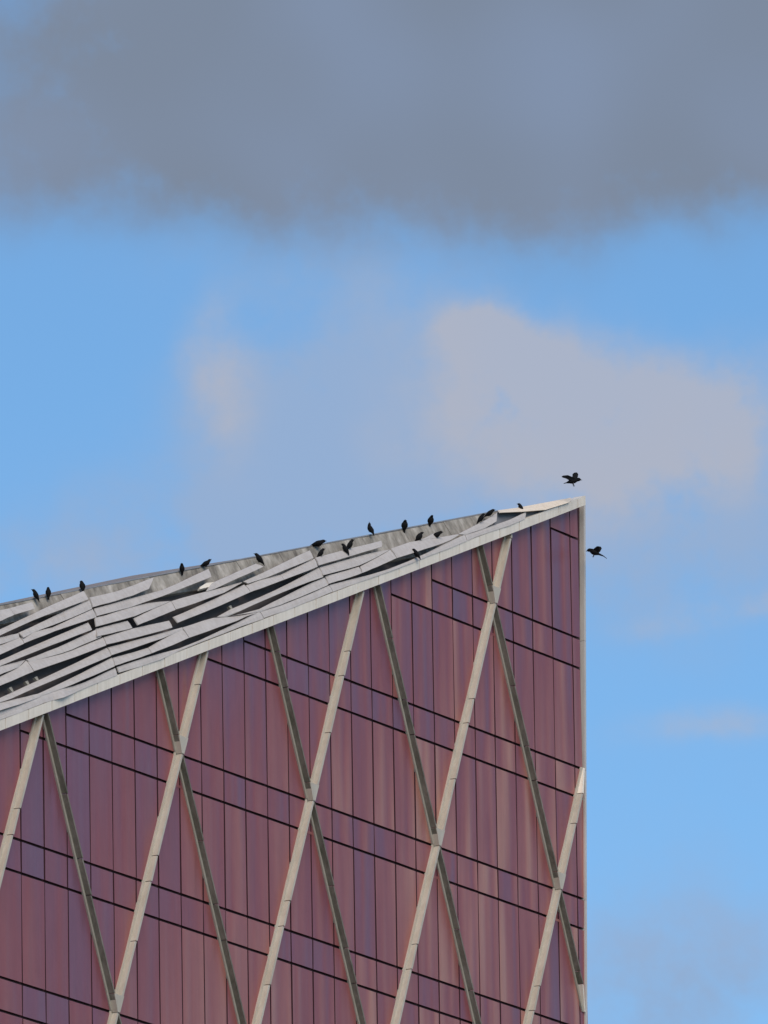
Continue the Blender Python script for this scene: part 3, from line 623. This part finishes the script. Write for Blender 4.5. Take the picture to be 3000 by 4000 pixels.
def crow(loc, yaw, pitch, label, head=0.0, scale=1.0, fluff=1.0, group='crows perched on the roof', flight=None, tail=1.0):
    root = empty('crow'); root.location = loc; root.rotation_euler = (0, 0, R(yaw)); root.scale = (scale,) * 3
    root['label'] = label; root['category'] = 'bird'; root['group'] = group
    c, s_ = math.cos(R(pitch)), math.sin(R(pitch))
    pv = V((0.0, 0.0, 0.100 if flight is None else 0.0))                       # body centre above the feet
    def T(v): return V((v.x * c - v.z * s_, v.y, v.x * s_ + v.z * c)) + pv
    hb = R(head)                                             # bend of neck and head against the body
    hp = V((0.125, 0, 0.018))
    def Hd(v):
        w = v - hp; return hp + V((w.x * math.cos(hb) - w.z * math.sin(hb), w.y, w.x * math.sin(hb) + w.z * math.cos(hb)))
    f = fluff * (1.28 if flight is None else 1.0)
    secs = [(-0.265, -0.016, 0.036, 0.007, 0), (-0.19, -0.010, 0.036, 0.014, 0), (-0.145, -0.004, 0.042, 0.032, 0), (-0.09, 0.002, 0.058 * f, 0.048 * f, 0), (-0.02, 0.0, 0.074 * f, 0.068 * f, 0), (0.05, 0.002, 0.070 * f, 0.066 * f, 0.1), (0.105, 0.014, 0.052 * f, 0.052 * f, 0.2)]
    secs = [(x * tail if i < 2 else x, z * (1 + 3 * (tail - 1)) if i == 0 else z, a, b, w_) for i, (x, z, a, b, w_) in enumerate(secs)]
    vs, fs = loft(secs)
    hs = [(0.142, 0.026, 0.052, 0.052, 0.2), (0.172, 0.032, 0.050, 0.050, 0.1), (0.203, 0.032, 0.040, 0.040, 0), (0.228, 0.029, 0.016, 0.018, 0)]
    hv, _ = loft(hs)
    vs2 = vs + [Hd(v) for v in hv]; nsec = len(secs) + len(hs); seg = 10; fs = []
    for r in range(nsec - 1):
        for k in range(seg): fs.append((r * seg + k, r * seg + (k + 1) % seg, (r + 1) * seg + (k + 1) % seg, (r + 1) * seg + k))
    fs += [tuple(range(seg))[::-1], tuple((nsec - 1) * seg + k for k in range(seg))]
    mesh_obj('body', [T(v) for v in vs2], fs, M_FEATHER, root, True)
    bv, bf = loft([(0.225, 0.030, 0.014, 0.015, 0), (0.248, 0.025, 0.009, 0.011, 0), (0.268, 0.017, 0.002, 0.003, 0)], 6)
    mesh_obj('beak', [T(Hd(v)) for v in bv], bf, M_BEAK, root, True)
    for y in (-1, 1):
        if flight is None:
            wv, wf = loft([(-0.235, -0.004, 0.006, 0.010, 0), (-0.15, 0.010, 0.012, 0.030, 0), (-0.05, 0.018, 0.016, 0.048, 0), (0.04, 0.018, 0.015, 0.046, 0), (0.095, 0.016, 0.006, 0.022, 0)], 8)
            off = [0.026, 0.040, 0.064 * f, 0.062 * f, 0.045 * f]
            wv = [v + V((0, y * off[i // 8], 0)) for i, v in enumerate(wv)]
            mesh_obj('wing', [T(v) for v in wv], wf, M_FEATHER, root, True)
        else:
            pts = [V((a, y * abs(b), d)) for a, b, d in flight[0 if y < 0 else 1]]
            wv, wf = blade(pts)
            mesh_obj('wing', [T(v) for v in wv], wf, M_FEATHER, root)
        hip = T(V((0.0, y * 0.032, -0.045)))
        if flight is None:
            ft = V((0.005, y * 0.035, 0.006)); kn = (hip + ft) / 2 + V((-0.016, 0, 0.01))
            lv, lf = tube([hip, kn, ft], [0.022, 0.009, 0.006])
            mesh_obj('leg', lv, lf, M_LEG, root, True)
            for dx, dy in ((0.045, 0.0), (0.036, 0.022), (0.036, -0.022), (-0.035, 0.0)):
                tv, tf = tube([ft, ft + V((dx, dy, -0.001))], [0.006, 0.003], 5); mesh_obj('toe', tv, tf, M_LEG, root)
        else:
            ft = hip + V((0.015, y * 0.005, -0.085))
            lv, lf = tube([hip, (hip + ft) / 2 + V((-0.008, 0, 0)), ft, ft + V((0.025, 0, -0.015))], [0.020, 0.010, 0.008, 0.004])
            mesh_obj('leg', lv, lf, M_LEG, root, True)
    return root
POSES = [
 (180, 62, 0, 1.0, 'leftmost crow on the parapet, head up, tail hanging down over the coping'),
 (95, 78, -10, .95, 'slim upright crow seen from behind, second from the left on the parapet'),
 (120, 72, -25, 1.0, 'round-backed crow on the parapet right above the top of the long roof seam'),
 (-95, 72, -35, .9, 'small crow facing outward on the parapet, left of a leaning crow'),
 (5, 28, 10, 1.0, 'crow leaning right on the parapet at the head of a long roof strip'),
 (175, 52, 0, 1.1, 'crow on the end of a roof strip with its tail spread to the right'),
 (5, 16, -6, 1.2, 'crow lying low along the parapet edge, head to the right'),
 (15, 52, 0, .95, 'crow on the roof strips just below the crow that lies along the edge'),
 (165, 58, 0, 1.0, 'crow facing left on the roof strip, back to back with another crow'),
 (10, 58, 0, 1.05, 'crow facing right on the roof strip, back to back with another crow'),
 (150, 58, 35, 1.05, 'crow with bill raised to the left, standing against the sky'),
 (-70, 70, -45, 1.0, 'round hunched crow facing the viewer on the parapet, left of a fluffed crow'),
 (-60, 60, -20, .95, 'fluffed crow with raised shoulders on the parapet, right of a hunched crow'),
 (10, 50, 0, 1.0, 'crow on the roof strip leaning up to the right below the fluffed crow'),
 (5, 26, -8, 1.05, 'crow crouching behind the short raised strip end, head to the right'),
 (172, 54, -5, 1.0, 'lowest crow, standing on the roof edge by a dark gap'),
 (10, 52, 0, 1.0, 'lower of the two crows climbing the upturned strip near the roof point'),
 (8, 34, -5, 1.0, 'upper of the two crows climbing the upturned strip near the roof point'),
 (160, 66, -10, .95, 'crow perched alone on the sunlit cream slab near the roof point'),
]
for (s, q, h), (yaw, pit, hd, scl, lab) in zip(BIRD_SPOTS, POSES):
    crow(S(s, q, h), yaw, pit, lab, hd if hd > 0 else hd - 0.6 * max(pit - 15, 0), scl * 0.89, 1.0 if 'fluffed' not in lab else 1.2)
WING_A = ([(0.09, .04, .02), (0.00, .08, .10), (-0.14, .13, .17), (-0.28, .16, .175), (-0.33, .17, .15), (-0.30, .16, .12), (-0.20, .13, .08), (-0.13, .10, .03), (-0.09, .04, .0)],
          [(0.09, .04, .03), (0.03, .07, .12), (0.07, .12, .22), (0.14, .15, .255), (0.21, .16, .25), (0.235, .15, .19), (0.20, .12, .12), (0.15, .08, .06), (0.12, .04, .02)])
crow(P(FLY[0][0], FLY[0][1], 0.6), 12, 12, 'crow landing above the roof point with wings up and legs hanging', -15, 1.15, 1.0, 'crows in flight', WING_A)
WING_B = ([(0.06, .04, .03), (0.03, .07, .12), (-0.02, .09, .20), (-0.08, .10, .23), (-0.13, .10, .20), (-0.13, .08, .10), (-0.10, .04, .01)],
          [(0.06, .04, .03), (0.02, .09, .10), (-0.04, .13, .17), (-0.11, .14, .19), (-0.14, .10, .10), (-0.10, .04, .01)])
crow(P(FLY[1][0], FLY[1][1], 0.6), 168, 24, 'crow flying close past the building corner, long tail trailing right', -35, 1.1, 1.25, 'crows in flight', WING_B, 1.55)
for o in bpy.data.objects:
    if '_off' in o: del o['_off']
